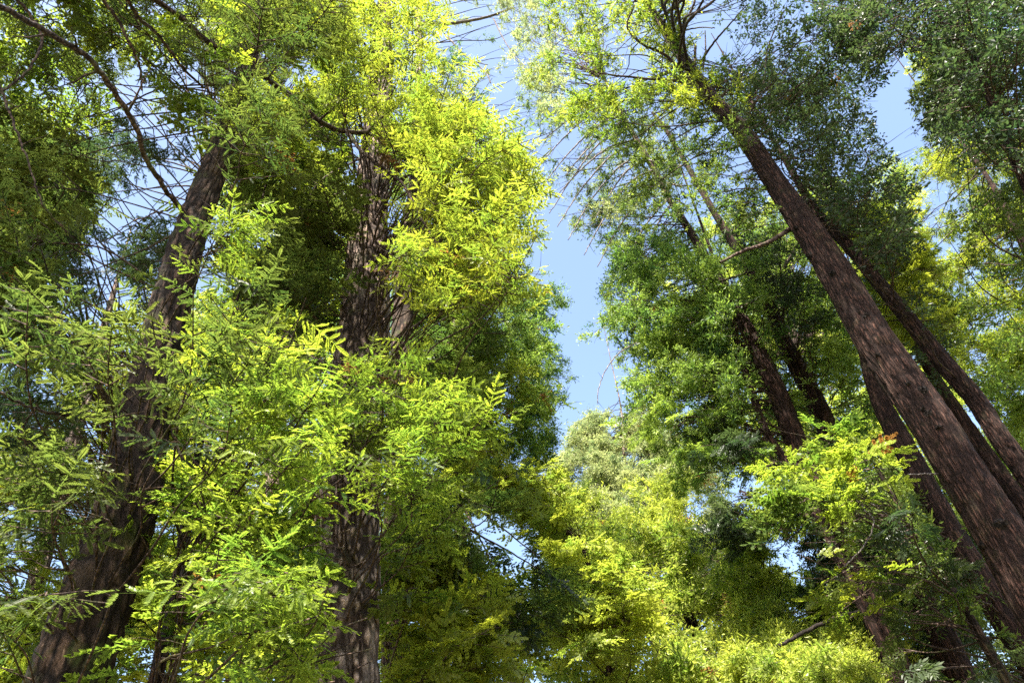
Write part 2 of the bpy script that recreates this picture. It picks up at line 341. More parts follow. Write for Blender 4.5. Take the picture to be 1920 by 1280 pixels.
def t_feather(rng, L=0.5, nf=6, flen=0.2, ll=0.085, lw=0.034):
    """flat feathery spray of a redwood or a far fir"""
    V = []; Tt = []; X = np.array([1.0, 0, 0]); Z = np.array([0, 0, 1.0])
    for i in range(nf):
        u = (i + .5) / nf
        for sg in (-1, 1):
            if rng.random() < 0.12: continue
            an = math.radians(rng.uniform(38, 65)); fl = flen * (1.05 - 0.6 * u) * rng.uniform(.7, 1.2)
            d = norm(np.array([math.cos(an), sg * math.sin(an), rng.uniform(-.45, .05)]))
            p = X * L * u * .85; n = norm(Z + np.array([rng.normal(0, .35), rng.normal(0, .35), 0])); s = norm(np.cross(n, d))
            k = 3
            for j in range(k):
                w = (j + .2) / k
                for q in (-1, 1):
                    v, t_ = quadleaf(p + d * fl * w, norm(d + s * q * .75 + n * rng.uniform(-.3, .3)), n, ll * rng.uniform(.8, 1.25), lw, .2 + .5 * u + .3 * w, .2)
                    V += v; Tt += t_
            v, t_ = quadleaf(p + d * fl * .9, d, n, ll, lw, .5 + .5 * u); V += v; Tt += t_
    v, t_ = quadleaf(X * L * .8, X, Z, ll * 1.6, lw * 1.3, 1.0); V += v; Tt += t_
    return np.array(V), np.array(Tt)
def t_clump(rng, R=0.15, n=20, ll=0.095, lw=0.046):
    V = []; Tt = []
    for i in range(n):
        c = norm(rng.normal(0, 1, 3)) * R * rng.random() ** .4; c[2] *= .55; c[0] += R * .6
        d = norm(norm(c) * .8 + rng.normal(0, .5, 3) + np.array([0, 0, -.15])); nn = norm(np.cross(d, np.cross(rng.normal(0, .6, 3) + np.array([0, 0, 1.0]), d)))
        v, t_ = quadleaf(c, d, nn, ll * rng.uniform(.7, 1.25), lw * rng.uniform(.8, 1.2), float(rng.random()), .15)
        V += v; Tt += t_
    return np.array(V), np.array(Tt)
def t_tuft(rng, L=0.7, n=46, ll=0.15, lw=0.06):
    # loose far foliage: leaves on a few drooping twigs that point all ways
    V = []; Tt = []; X = np.array([1.0, 0, 0])
    for a in range(7):
        d = norm(X * rng.uniform(.2, 1.2) + rng.normal(0, .55, 3) + np.array([0, 0, -.15])); l = L * rng.uniform(.4, 1.0)
        sx = norm(np.cross(d, np.array([0, 0, 1.0]))) * .012 * L / .42; V += [-sx, sx, d * l + np.array([0, 0, -.2 * l])]; Tt += [0.0, 0.0, 0.1]
        for j in range(n // 7):
            u = (j + .5) / (n // 7); p = d * l * u + np.array([0, 0, -.2 * l * u * u]) + rng.normal(0, .03, 3); dd = norm(d * .8 + rng.normal(0, .6, 3)); nn = norm(np.cross(dd, rng.normal(0, 1, 3)))
            v, t_ = quadleaf(p, dd, nn, ll * rng.uniform(.6, 1.3), lw * rng.uniform(.7, 1.2), u, .15); V += v; Tt += t_
    return np.array(V), np.array(Tt)
_r = np.random.default_rng(11)
TPL = {
 'fir':     [t_fir(_r) for _ in range(6)],
 'firmid':  [t_fir(_r, 0.38, 4, 0.16, 4, 0.036, 0.036) for _ in range(6)],
 'feather': [t_feather(_r) for _ in range(6)],
 'fartuft': [t_tuft(_r) for _ in range(6)],
 'tuft': [t_tuft(_r, 0.42, 42, 0.095, 0.036) for _ in range(6)],
 'lace': [t_fir(_r, 0.36, 6, 0.15, 7, 0.030, 0.013) for _ in range(6)],
 'clump':   [t_clump(_r) for _ in range(6)],
}

class Crown:
    """collects placed sprays of one tree; each kind of foliage becomes one mesh"""
    def __init__(s): s.items = {}
    def add(s, kind, m, pos, xdir, nrm, scale, rnd):
        s.items.setdefault((kind, m), []).append((pos, xdir, nrm, scale, rnd))
    def mesh(s, m, seed):
        rng = np.random.default_rng(seed); VV = []; AA = []
        for (kind, mm), lst in s.items.items():
            if mm != m: continue
            pos, xd, nr, sc, rn = [np.concatenate([l[i] for l in lst]) for i in range(5)]
            xd = norm(xd); yd = norm(np.cross(nr, xd)); zd = np.cross(xd, yd)
            B = np.stack([xd, yd, zd], 1) * sc[:, None, None]
            which = rng.integers(0, 6, len(pos))
            for k in range(6):
                w = which == k
                if not w.any(): continue
                tv, tt = TPL[kind][k]
                V = np.einsum('vi,nij->nvj', tv, B[w]) + pos[w][:, None]
                A = np.ones((w.sum(), len(tv), 4), np.float32); A[..., 0] = rn[w][:, 0, None]; A[..., 1] = tt[None]; A[..., 2] = rn[w][:, 1, None]
                VV.append(V.reshape(-1, 3).astype(np.float32)); AA.append(A.reshape(-1, 4))
        V = np.concatenate(VV); A = np.concatenate(AA)
        return make_mesh('crown', V, [np.arange(len(V)).reshape(-1, 3)], LM[m], A)
    def mats(s): return list(dict.fromkeys(m for _, m in s.items))

SPR = {  # kind: twig spacing, spray spacing, size range, twig droop
 'fir':     (0.17, 0.15, (0.75, 1.25), 0.10),
 'firmid':  (0.22, 0.20, (0.9, 1.5), 0.10),
 'feather': (0.30, 0.28, (0.8, 1.3), 0.16),
 'fartuft': (0.50, 0.50, (0.8, 1.4), 0.15),
 'tuft':    (0.34, 0.32, (0.7, 1.4), 0.14),
 'lace':    (0.20, 0.18, (0.7, 1.2), 0.12),
 'clump':   (0.36, 0.27, (0.6, 1.45), 0.05),
}
def frond(cr, kind, m, main, Lf, Wd, rng, poly=None, dens=1.0, r0=0.03, tilt=0.6, over=False, size=1.0):
    """foliage and side twigs on the last Lf metres of the curve 'main' (n,3). Returns list of twig paths, radii; cuts main"""
    sp2, sp3, szr, droop = SPR[kind]
    seg = np.linalg.norm(np.diff(main, axis=0), axis=1); cs = np.r_[0, np.cumsum(seg)]; L = cs[-1]
    Lf = min(Lf, L * 0.95)
    n2 = max(3, int(Lf / sp2)); u = (np.arange(n2) + rng.random(n2)) / n2; u = np.repeat(u, 2); sg = np.tile([-1.0, 1.0], n2)
    s = L - Lf + u * Lf
    P0 = np.stack([np.interp(s, cs, main[:, i]) for i in range(3)], 1)
    P1 = np.stack([np.interp(np.minimum(s + .1, L), cs, main[:, i]) - np.interp(np.minimum(s, L - .1) - .02, cs, main[:, i]) for i in range(3)], 1)
    T = norm(P1); S = norm(np.cross(T, np.array([0, 0, 1.0])))
    prof = np.minimum(1, u * 3.5 + .35) * (1 - u) ** .65 + .12
    l2 = Wd * prof * rng.uniform(.55, 1.15, len(u))
    an = np.radians(rng.uniform(45, 68, len(u)))
    d = T * np.cos(an)[:, None] + S * (sg * np.sin(an))[:, None]; d[:, 2] += rng.normal(-droop, .14, len(u)); d = norm(d)
    rb = rng.random()
    # sprays along each twig
    k = np.maximum(1, np.ceil(l2 / sp3 * dens)).astype(int); tw = np.repeat(np.arange(len(u)), k)
    w = (np.concatenate([np.arange(x) for x in k]) + rng.random(len(tw)) * .8) / np.repeat(k, k)
    ll = l2[tw]
    pos = P0[tw] + d[tw] * (w * ll)[:, None]; pos[:, 2] -= (w * ll) ** 2 * droop * .5
    side = rng.choice([-1.0, 1.0], len(tw)); up = np.array([0, 0, 1.0])
    sd = norm(np.cross(d[tw], up))
    xd = d[tw] * rng.uniform(.4, 1.2, len(tw))[:, None] + sd * (side * rng.uniform(.2, .9, len(tw)))[:, None]; xd[:, 2] += rng.normal(-droop, .2, len(tw))
    # terminal sprays on the bough tip
    nt_ = 3; pos = np.vstack([pos, np.repeat(main[-1:], nt_, 0) - T[-1] * np.linspace(0, .3, nt_)[:, None]]); xd = np.vstack([xd, np.repeat(T[-1:], nt_, 0) + rng.normal(0, .3, (nt_, 3))])
    tw = np.r_[tw, np.full(nt_, -1)]
    N = len(pos); nr = up + rng.normal(0, tilt, (N, 3))
    sc = rng.uniform(*szr, N) * size
    x, y, z = proj(pos)
    keep = np.ones(N, bool) if over else rng.random(N) < gapkeep(x, y, rng, 7.0, np.hypot(pos[:, 0], pos[:, 1]))
    if poly is not None:
        out = ~inside(poly, x + rng.normal(0, 16, N), y + rng.normal(0, 16, N)); keep &= ~(out & (rng.random(N) < .93))
    keep &= z > 1.8
    # boughs break up into lighter and denser patches
    fq = 7.5 / (0.35 + 0.055 * np.maximum(z, 4)); q = pos * fq[:, None] * .55
    nz = np.sin(q[:, 0] * 1.3 + np.sin(q[:, 1] * 1.7 + 1) * 1.2) + np.sin(q[:, 1] * 1.1 + np.sin(q[:, 2] * 1.9) * 1.3 + 2) + np.sin(q[:, 2] * 1.5 + np.sin(q[:, 0] * 1.4 + 4) * 1.1)
    keep &= (nz > -.75) | (rng.random(N) < (.12 if poly is not None else 1))
    if keep.any():
        rn = np.stack([rng.random(N), np.clip(rb + rng.normal(0, .12, N), 0, 1)], 1)
        cr.add(kind, m, pos[keep], xd[keep], nr[keep], sc[keep], rn[keep])
    live = np.unique(tw[keep & (tw >= 0)])
    if len(live) == 0: return None
    Q = np.linspace(0, 1, 4); TP = P0[live][:, None] + d[live][:, None] * (l2[live][:, None] * Q)[..., None]
    TP[..., 2] -= (l2[live][:, None] * Q) ** 2 * droop * .5
    TP[:, 1:3] += rng.normal(0, .012, TP[:, 1:3].shape)
    R = (0.005 + 0.006 * l2[live])[:, None] * (1.05 - .8 * Q)
    return TP, R

class Tree:
    count = 0
    def __init__(s, name, label, path, D, bark='redwood', group=None, height=None, cat='tree', fine=False, seed=None, lm_children=True):
        """path: (px, py, width px) from the lowest to the highest point seen; D: level distance from the camera"""
        Tree.count += 1; s.seed = seed or 100 + Tree.count * 17; s.rng = np.random.default_rng(s.seed); s.D = D
        pa = np.array(path, float); dd = np.full(len(pa), float(D))
        P = at(pa[:, 0], pa[:, 1], dd)
        tg = norm(np.c_[P[:, 1], -P[:, 0], 0 * P[:, 0]]) * .05; xa, ya, _ = proj(P + tg); xb, yb, _ = proj(P - tg); xu, yu, _ = proj(P + np.array([0, 0, .05])); xc, yc, _ = proj(P)
        ud = norm(np.c_[xu - xc, yu - yc]); pp = np.abs((xa - xb) * ud[:, 1] - (ya - yb) * ud[:, 0]) / .1; R = pa[:, 2] / 2 / pp
        A = np.c_[P, R]
        # down to the ground
        lean = (A[1, :2] - A[0, :2]) / max(A[1, 2] - A[0, 2], .1); lean = np.clip(lean, -.05, .05)
        h0 = A[0, 2]; low = []
        for zz, rr in ((-0.15, 1.55), (0.35, 1.25), (1.2, 1.08)):
            if zz < h0 - .6: low.append([*(A[0, :2] - lean * (h0 - zz)), zz, A[0, 3] * rr])
        H = height or A[-1, 2] + 9; top = []
        if H > A[-1, 2] + 1:
            l2 = np.clip((A[-1, :2] - A[-2, :2]) / max(A[-1, 2] - A[-2, 2], .1), -.04, .04)
            for f in (.5, 1.0): zz = A[-1, 2] + (H - A[-1, 2]) * f; top.append([*(A[-1, :2] + l2 * (zz - A[-1, 2])), zz, max(A[-1, 3] * (1 - .92 * f), .012)])
        s.axis = np.array(low + A.tolist() + top)
        s.e = bpy.data.objects.new(name, None); COL.objects.link(s.e); s.e['label'] = label; s.e['category'] = cat
        if group: s.e['group'] = group
        base = np.array([s.axis[0, 0], s.axis[0, 1], 0.0]); s.base = base; s.e.location = base
        s.axl = s.axis.copy(); s.bark = bark
        ax = s.axis.copy(); ax[:, :3] -= base
        t = part('trunk', trunk_mesh('trunk', ax, BM[bark], 'fir' if 'fir' in bark else 'redwood', s.seed, fine), s.e, base)
        s.cr = Crown(); s.woods = []
    def axis_at(s, z):
        return np.array([np.interp(z, s.axis[:, 2], s.axis[:, i]) for i in range(4)])
    def region(s, poly, D0, D1, n, kind, m, Lf=2.0, Wd=0.9, rise=0.12, dens=1.0, tilt=0.6, wood='twig', r0=0.028, over=False, size=1.0):
        if kind in ('feather', 'tuft'): tilt = .85
        if kind == 'fartuft': tilt = 1.1
        rng = s.rng; poly = np.array(poly, float); lo = poly.min(0); hi = poly.max(0); c = 0; tries = 0
        pts = []; n = int(n * 1.3)
        while c < n and tries < n * 60:
            tries += 1; p = lo + rng.random(2) * (hi - lo)
            if not inside(poly, p[0], p[1]): continue
            if not over and gapkeep(p[0], p[1], rng, 0) < rng.random(): continue
            # spread out: best of few
            if pts and min((p[0] - q[0]) ** 2 + (p[1] - q[1]) ** 2 for q in pts[-25:]) < 20 ** 2 and rng.random() < .7: continue
            pts.append(p); c += 1
            Dp = rng.uniform(D0, D1)
            if m in ('sunny', 'pale', 'fir_yellow') and D1 > 20:      # cone shaped crown: the lower boughs reach farther out
                Dp = D1 - (D1 - D0) * min(1, max(0, (p[1] - lo[1]) / (hi[1] - lo[1]) * .9 + rng.uniform(-.12, .12)))
            C = at(p[0], p[1], Dp)
            ax0 = s.axis_at(C[2]); rad = np.hypot(*(C[:2] - ax0[:2]))
            hz = C[2] - rad * rng.normal(rise, .10); hz = min(max(hz, 1.0), s.axis[-1, 2] - .3)
            ax = s.axis_at(hz); a = ax[:3].copy(); dv = C - a; dl = np.linalg.norm(dv)
            if dl < .3: continue
            tip = C + dv / dl * Lf * .45
            mid = (a + tip) / 2 + np.array([rng.normal(0, .05), rng.normal(0, .05), rng.uniform(.0, .07)]) * np.linalg.norm(tip - a)
            q1 = a * .25 + tip * .75 + (mid - (a + tip) / 2) * .8 + rng.normal(0, .02, 3) * dl
            kn = rng.normal(0, .028, (4, 3)) * dl; main = spline(np.array([a, a * .75 + mid * .25 + kn[0] * .6, a * .35 + mid * .65 + kn[1], mid * .8 + q1 * .2 + kn[2], q1 + kn[3] * .6, tip]), 20)
            # stop at a clean opening
            x, y, z = proj(main)
            g = np.array([gapkeep(x, y, rng, 0)]).ravel(); bad = np.where(g < .1)[0]
            bad = bad[bad > 3]
            if len(bad) and not over: main = main[:bad[0]]
            if not over and (g[:11] < .35).mean() > .12 and rng.random() < .93: c -= 1; continue
            if len(main) < 4: continue
            L = np.linalg.norm(np.diff(main, axis=0), axis=1).sum()
            res = frond(s.cr, kind, m, main, Lf, Wd, rng, poly, dens, tilt=tilt, over=over, size=size)
            if res is None: continue
            R = np.interp(np.linspace(0, 1, len(main)), [0, 1], [min(r0 * (0.4 + L * .13) * min(1, s.D / 15 + .12), ax[3] * .45), .004])
            w = Wood(); w.add(main[None] - s.base, R[None], 6); w.add(res[0] - s.base, res[1], 3)
            s.woods.append((w, wood, L * 1000 / max(z.mean(), 1)))
    def limb(s, pts, width, m='twig', kind=None, lmat=None, Lf=None, Wd=.7, name='branch', sub=0, dens=.8, attach=None):
        """a bough traced through (px, py, D); width px at its start and end"""
        rng = s.rng; p = np.array(pts, float); P = at(p[:, 0], p[:, 1], p[:, 2])
        if attach is not None: P = np.vstack([s.axis_at(attach)[:3] if attach > 0 else s.axis_at(P[0, 2])[:3], P])
        C = spline(P, 8 * len(P)); C[1:-1] += rng.normal(0, .006, C[1:-1].shape)
        _, _, z = proj(C); wd = np.linspace(width[0], width[1], len(C)); R = wd / 2 * z / F
        w = Wood(); w.add(C[None] - s.base, R[None], 8)
        for _ in range(sub):                 # bare side twigs
            i = rng.integers(len(C) // 5, len(C) - 1); T = norm(C[min(i + 1, len(C) - 1)] - C[i - 1]); d = norm(T * .7 + rng.normal(0, .6, 3)); l = rng.uniform(.15, .45) * np.linalg.norm(C[-1] - C[0]) * .5
            Q = np.linspace(0, 1, 5)[:, None]; tp = C[i] + d * l * Q + rng.normal(0, .03 * l, (5, 3)) * Q; w.add(tp[None] - s.base, (R[i] * .5 * (1.1 - Q.ravel()))[None], 4)
        if kind:
            res = frond(s.cr, kind, lmat, C, Lf or 1.5, Wd, rng, None, dens)
            if res: w.add(res[0] - s.base, res[1], 3)
        s.woods.append((w, m, 1e9))
    def done(s):
        s.woods.sort(key=lambda t: -t[2])
        for w, m, _ in s.woods[:90]: part('branch', w.mesh('branch', BM[m]), s.e, s.base)
        rest = s.woods[90:]
        if rest:
            W_ = Wood()
            for w, m, _ in rest:
                for V, Q in zip(w.V, w.Q): pass
                off = W_.n
                W_.V.append(np.concatenate(w.V)); W_.Q.append(np.concatenate(w.Q) + off); W_.n += w.n
            o = part('small_branches', W_.mesh('small_branches', BM[rest[0][1]]), s.e, s.base); o['kind'] = 'stuff'
        for m in s.cr.mats():
            me = s.cr.mesh(m, s.seed)
            o = part('crown', me, s.e, s.base); o.matrix_parent_inverse = Matrix.Translation(-Vector(s.base))
        return s.e

# ------------------------------------------------------------------ ground
def ground():
    n = 90; u = np.linspace(-1, 1, n); g = np.sign(u) * (np.abs(u) ** 2.2) * 1200
    X, Y = np.meshgrid(g, g); r = np.hypot(X, Y)
    Z = 0.25 * np.sin(X * .11 + 1) * np.cos(Y * .09) * np.clip(r / 25, 0, 1) - .02
    V = np.stack([X, Y, Z], -1).reshape(-1, 3)
    i = np.arange(n - 1)[:, None] * n; j = np.arange(n - 1)[None]
    q = np.stack([i + j, i + j + 1, i + n + j + 1, i + n + j], -1).reshape(-1, 4)
    m, t, N, L = mat('forest_floor')
    tc = N.new('ShaderNodeTexCoord'); no = N.new('ShaderNodeTexNoise'); no.inputs['Scale'].default_value = 1.3; no.inputs['Detail'].default_value = 10
    L.new(tc.outputs['Object'], no.inputs[0]); r = N.new('ShaderNodeValToRGB')
    r.color_ramp.elements[0].position = .35; r.color_ramp.elements[0].color = (.07, .045, .028, 1); r.color_ramp.elements[1].position = .7; r.color_ramp.elements[1].color = (.10, .11, .04, 1)
    L.new(no.outputs[0], r.inputs[0]); p = N.new('ShaderNodeBsdfPrincipled'); p.inputs['Roughness'].default_value = .95; L.new(r.outputs[0], p.inputs['Base Color'])
    b = N.new('ShaderNodeBump'); b.inputs['Distance'].default_value = .08; L.new(no.outputs[0], b.inputs['Height']); L.new(b.outputs[0], p.inputs['Normal'])
    o = N.new('ShaderNodeOutputMaterial'); L.new(p.outputs[0], o.inputs[0])
    ob = bpy.data.objects.new('ground', make_mesh('ground', V, [q], m, smooth=True)); COL.objects.link(ob); ob['kind'] = 'structure'
ground()

GR = 'redwood trunks leaning together over the clearing'
GF = 'old firs with furrowed bark'
GB = 'sunlit conifers standing behind the big trunks'
GU = 'young conifers between the big trunks'

# ---- big fir leaning right, dark furrowed trunk
t = Tree('fir_tree', 'big dark fir with a leaning furrowed trunk and a long bare arching bough',
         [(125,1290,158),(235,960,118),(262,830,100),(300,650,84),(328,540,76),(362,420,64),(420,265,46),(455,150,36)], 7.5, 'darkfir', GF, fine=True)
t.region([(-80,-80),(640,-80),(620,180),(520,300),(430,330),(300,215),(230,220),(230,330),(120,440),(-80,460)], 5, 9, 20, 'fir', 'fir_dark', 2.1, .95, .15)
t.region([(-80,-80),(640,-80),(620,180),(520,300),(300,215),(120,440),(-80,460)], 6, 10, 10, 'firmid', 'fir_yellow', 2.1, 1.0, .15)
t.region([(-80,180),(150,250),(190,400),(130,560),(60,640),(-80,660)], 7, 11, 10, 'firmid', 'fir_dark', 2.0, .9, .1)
t.region([(150,220),(400,220),(400,320),(330,480),(260,560),(110,600),(110,480)], 8, 12, 9, 'lace', 'shade', 1.8, .8, .1, over=True, r0=.014)
t.region([(-80,620),(130,620),(130,830),(-80,850)], 7, 11, 6, 'lace', 'shade', 1.8, .8, .1, over=True, r0=.014)
t.region([(40,560),(270,540),(330,470),(420,400),(520,400),(580,640),(480,760),(330,900),(200,1000),(100,980),(40,880)], 5, 7.3, 17, 'fir', 'fir_dark', 1.1, .6, .1, dens=.8)
t.region([(350,390),(500,380),(530,520),(470,640),(360,620)], 5, 7, 4, 'fir', 'fir_green', .9, .5, .1)
t.region([(-80,640),(170,600),(180,900),(80,1300),(-80,1300)], 5, 8, 12, 'fir', 'fir_dark', 1.2, .6, .05, dens=.7)
t.region([(-250,-1300),(80,-500),(-50,-350),(-300,-900)], 6, 8, 22, 'firmid', 'fir_dark', 1.8, 1.0, -.2)  # unseen boughs overhead, added to shade the trunk
t.limb([(352,402,7.5),(325,375,7.2),(275,300,6.8),(250,230,6.4),(180,125,6.0),(130,85,5.8),(60,45,5.5),(-40,-10,5.2)], (9,12), sub=7)
t.limb([(215,772,7.2),(185,785,7),(115,778,6.6),(50,760,6.2),(-30,720,5.9)], (8,5), 'twig', 'fir', 'shade', 1.3, .4, dens=.35, sub=6)
t.limb([(165,955,7.4),(120,920,7.0),(80,895,6.7),(55,850,6.4),(45,800,6.2),(70,760,6.0)], (7,3), sub=8)
t.limb([(10,-30,6.5),(75,60,6.6),(60,120,6.7),(20,160,6.8),(-30,190,6.9)], (6,4), sub=4)
t.limb([(-20,120,6.0),(10,190,6.0),(40,270,6.0),(75,370,6.0),(90,400,6.1),(130,435,6.2)], (6,2), sub=6)
t.limb([(170,-30,6.4),(215,30,6.5),(240,75,6.6),(262,125,6.8),(266,170,7.0)], (8,4), sub=4)
t.limb([(240,0,6.2),(262,35,6.4),(300,70,6.6),(340,125,6.9),(382,165,7.2)], (8,4), sub=4)
t.limb([(345,385,7.3),(290,400,7.1),(240,420,6.9),(200,455,6.7)], (4,1.5), sub=4)
t.limb([(360,420,7.4),(300,330,7.0),(240,305,6.8),(180,300,6.6),(120,270,6.4)], (3,1.5), sub=8)
t.done()

# ---- pale barked fir in the middle, sunlit crown
t = Tree('fir_tree', 'thick upright fir with pale sunlit bark and glowing yellow boughs',
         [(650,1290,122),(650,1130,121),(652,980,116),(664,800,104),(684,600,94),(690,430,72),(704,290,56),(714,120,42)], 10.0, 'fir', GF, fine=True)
t.region([(620,-80),(800,-80),(850,110),(900,215),(860,330),(760,330),(700,260),(615,200)], 6.2, 8.8, 30, 'fir', 'gold', 1.5, .75, .15)
t.region([(740,200),(920,235),(1000,300),(1010,350),(975,450),(955,555),(850,590),(760,600),(735,420),(770,330)], 6.2, 8.8, 38, 'fir', 'gold', 1.4, .7, .12)
t.region([(900,240),(985,280),(1010,350),(975,430),(930,400)], 8, 9, 6, 'fir', 'fir_green', 1.2, .6, .12)
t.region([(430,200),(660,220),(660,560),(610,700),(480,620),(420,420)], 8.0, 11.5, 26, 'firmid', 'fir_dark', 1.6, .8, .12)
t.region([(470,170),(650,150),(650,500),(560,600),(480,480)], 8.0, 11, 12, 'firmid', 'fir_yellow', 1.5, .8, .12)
t.region([(600,660),(760,665),(900,730),(945,850),(860,890),(840,1010),(760,1050),(700,930),(620,830)], 6.5, 9.2, 22, 'fir', 'fir_green', 1.2, .6, .1)
t.region([(580,640),(740,640),(760,800),(700,900),(600,860)], 7.5, 9, 7, 'fir', 'fir_dark', 1.1, .6, .1, dens=.8)
t.region([(680,690),(770,700),(760,750),(690,740)], 7.2, 8.2, 3, 'fir', 'brown', .6, .35, .1)
t.region([(560,890),(620,900),(610,960),(560,950)], 8, 9, 2, 'fir', 'brown', .6, .35, .1)
t.region([(700,240),(830,260),(800,330),(700,320)], 7.6, 9, 3, 'lace', 'brown', 1.0, .5, .1)
t.limb([(240,-40,7.0),(290,0,7.1),(350,42,7.2),(380,72,7.3),(450,115,7.5),(525,165,7.7),(565,195,7.8),(600,228,7.9),(645,246,8.1),(690,246,8.2),(718,215,8.3),(732,150,8.3),(738,100,8.3)], (12,6), sub=6)
t.region([(80,-900),(380,-190),(230,-190),(60,-600)], 5.5, 7, 12, 'firmid', 'fir_dark', 1.8, 1.0, -.2)  # out-of-view boughs, added to keep the lower trunk in shade
t.limb([(650,248,8.1),(685,290,8.0),(750,340,7.9),(776,382,7.9),(796,420,7.8),(832,478,7.8)], (8,3.5), sub=7)
t.limb([(750,336,7.9),(790,320,7.8),(835,318,7.7),(875,330,7.6),(908,352,7.6)], (4,2), sub=5)
t.limb([(690,290,9.8),(650,310,9.3),(600,340,8.8),(560,400,8.5)], (5,2), sub=6)
t.limb([(480,570,6.8),(560,645,7.1),(635,705,7.4),(700,760,7.7),(740,840,8.2)], (5,2.5), sub=7)
t.limb([(635,700,7.4),(665,715,7.3),(715,732,7.2),(790,760,7.1)], (4,2), sub=5)
t.limb([(505,1000,8.6),(440,1010,8.2),(330,1005,8.0),(260,1010,7.8)], (3,2), sub=3)
t.done()

# ---- slim reddish young fir at lower left with the brightest near sprays
t = Tree('young_fir_tree', 'slim reddish young fir with fresh green sprays between the two furrowed firs',
         [(288,1290,27),(305,1215,26),(327,1130,24),(345,1000,20),(365,880,15),(395,760,9)], 8.6, 'redwood', GU, height=13)
t.region([(350,600),(540,625),(640,840),(660,975),(590,1000),(440,900),(340,760)], 4.8, 6.9, 15, 'fir', 'fir_green', 1.0, .5, .08)
t.region([(420,900),(600,960),(645,1120),(640,1300),(400,1300),(380,1080)], 4.7, 6.8, 17, 'fir', 'fir_green', 1.0, .5, .05)
t.region([(240,840),(460,880),(600,980),(560,1300),(230,1300)], 6, 9, 14, 'firmid', 'fir_green', 1.2, .6, .05)
t.region([(320,600),(480,580),(560,800),(420,900),(310,860)], 7, 9.5, 10, 'firmid', 'fir_yellow', 1.2, .6, .05)
t.limb([(318,800,7.5),(350,880,7.2),(376,940,7.0),(420,985,6.8)], (6,3), sub=5)
t.limb([(265,1010,8.0),(290,1060,7.8),(320,1100,8.0)], (6,6), sub=3)
t.done()

# ---- darker stem tucked behind the middle fir
t = Tree('fir_tree', 'dark fir stem tucked close behind the pale barked fir',
         [(738,1290,48),(742,1000,46),(752,660,40),(770,420,32),(778,360,26)], 15.5, 'darkfir', GF)
t.region([(740,900),(900,930),(1010,930),(1060,1050),(1080,1130),(960,1190),(740,1120)], 12, 17, 22, 'firmid', 'redwood', 2.2, 1.0, .18)
t.region([(720,1010),(900,1010),(930,1290),(720,1290)], 11, 14, 12, 'firmid', 'fir_yellow', 1.6, .9, .1)
t.region([(740,1130),(900,1120),(960,1300),(760,1300)], 10, 12, 9, 'firmid', 'fir_yellow', 1.5, .8, .1)
t.region([(720,230),(880,250),(950,540),(900,800),(760,800)], 14, 18, 36, 'firmid', 'redwood', 2.0, 1.0, .15)
for q in ([(770,870,15),(855,925,14),(930,980,13.5),(1010,1045,13)], [(770,940,15),(860,982,14),(940,1025,13.5),(1030,1078,13)], [(780,985,15),(885,1065,14),(940,1120,13.5),(990,1180,13)], [(770,900,15),(850,930,15),(900,1010,14.5),(940,1100,14)]):
    t.limb(q, (6,2), 'twig', 'firmid', 'shade', 2.4, .7, dens=.5)
t.done()

# ---- tall dense tree left of the gap
t = Tree('broadleaf_tree', 'tall dense deep green tree edging the sky gap, with a thin pale stem',
         [(822,1290,22),(828,1200,21),(836,940,19),(846,700,15),(858,450,6)], 22, 'pale', None, height=1, fine=False)
t.region([(560,120),(800,60),(880,190),(940,240),(1000,330),(1020,440),(1056,520),(1072,590),(1050,640),(1085,690),(1062,740),(1050,800),(1045,880),(900,960),(740,960),(600,700)], 18, 26, 130, 'tuft', 'broad', 2.3, 1.1, .15, 1.0)
t.region([(720,560),(1040,560),(1040,860),(900,940),(740,900)], 20, 26, 70, 'tuft', 'deep', 2.3, 1.1, .15)
t.region([(860,560),(960,560),(1050,600),(1050,850),(950,880),(880,700)], 17.5, 20, 14, 'tuft', 'broad', 1.8, 1.1, .15)
t.region([(880,650),(990,700),(1010,790),(930,760)], 16.5, 18, 5, 'tuft', 'fir_yellow', 1.6, .8, .15)
t.done()

# ---- young conifer bough, drooping gold
t = Tree('young_conifer', 'slender young conifer arching a drooping golden green bough over dark fir boughs',
         [(1150,1290,16),(1140,1230,15),(1120,1120,13),(1090,1010,4)], 19, 'redwood', GU, height=1)
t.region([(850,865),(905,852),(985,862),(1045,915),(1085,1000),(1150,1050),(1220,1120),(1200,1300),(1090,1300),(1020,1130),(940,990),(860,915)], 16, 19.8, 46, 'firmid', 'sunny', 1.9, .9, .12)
t.limb([(1100,1030,19),(1050,985,18.3),(985,935,17.6),(920,895,17),(850,885,16.4)], (5,2), 'twig', 'firmid', 'gold', 3.0, .8)
t.done()

# ---- background conifers
t = Tree('conifer_tree', 'pale sunlit conifer with a ragged pointed top standing alone below the blue gap',
         [(1250,1290,18),(1205,1110,16),(1188,1020,14),(1172,880,8),(1165,770,3)], 42, 'pale', GB, height=0)
t.region([(1118,765),(1190,750),(1260,820),(1340,890),(1400,980),(1410,1150),(1040,1150),(1035,900),(1070,810)], 31, 45, 260, 'fartuft', 'pale', 2.6, 1.2, .1, 1.2)
t.done()
t = Tree('conifer_tree', 'golden green conifer in full sun with the broadest reddish stem among the sunlit ones',
         [(1332,1290,27),(1318,1228,25),(1288,1143,20),(1262,1060,13),(1240,980,3)], 30, 'redwood', GB, height=1)
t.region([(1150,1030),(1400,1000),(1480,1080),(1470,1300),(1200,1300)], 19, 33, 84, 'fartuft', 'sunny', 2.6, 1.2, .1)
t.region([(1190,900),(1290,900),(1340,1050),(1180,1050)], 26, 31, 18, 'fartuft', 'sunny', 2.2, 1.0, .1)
t.done()
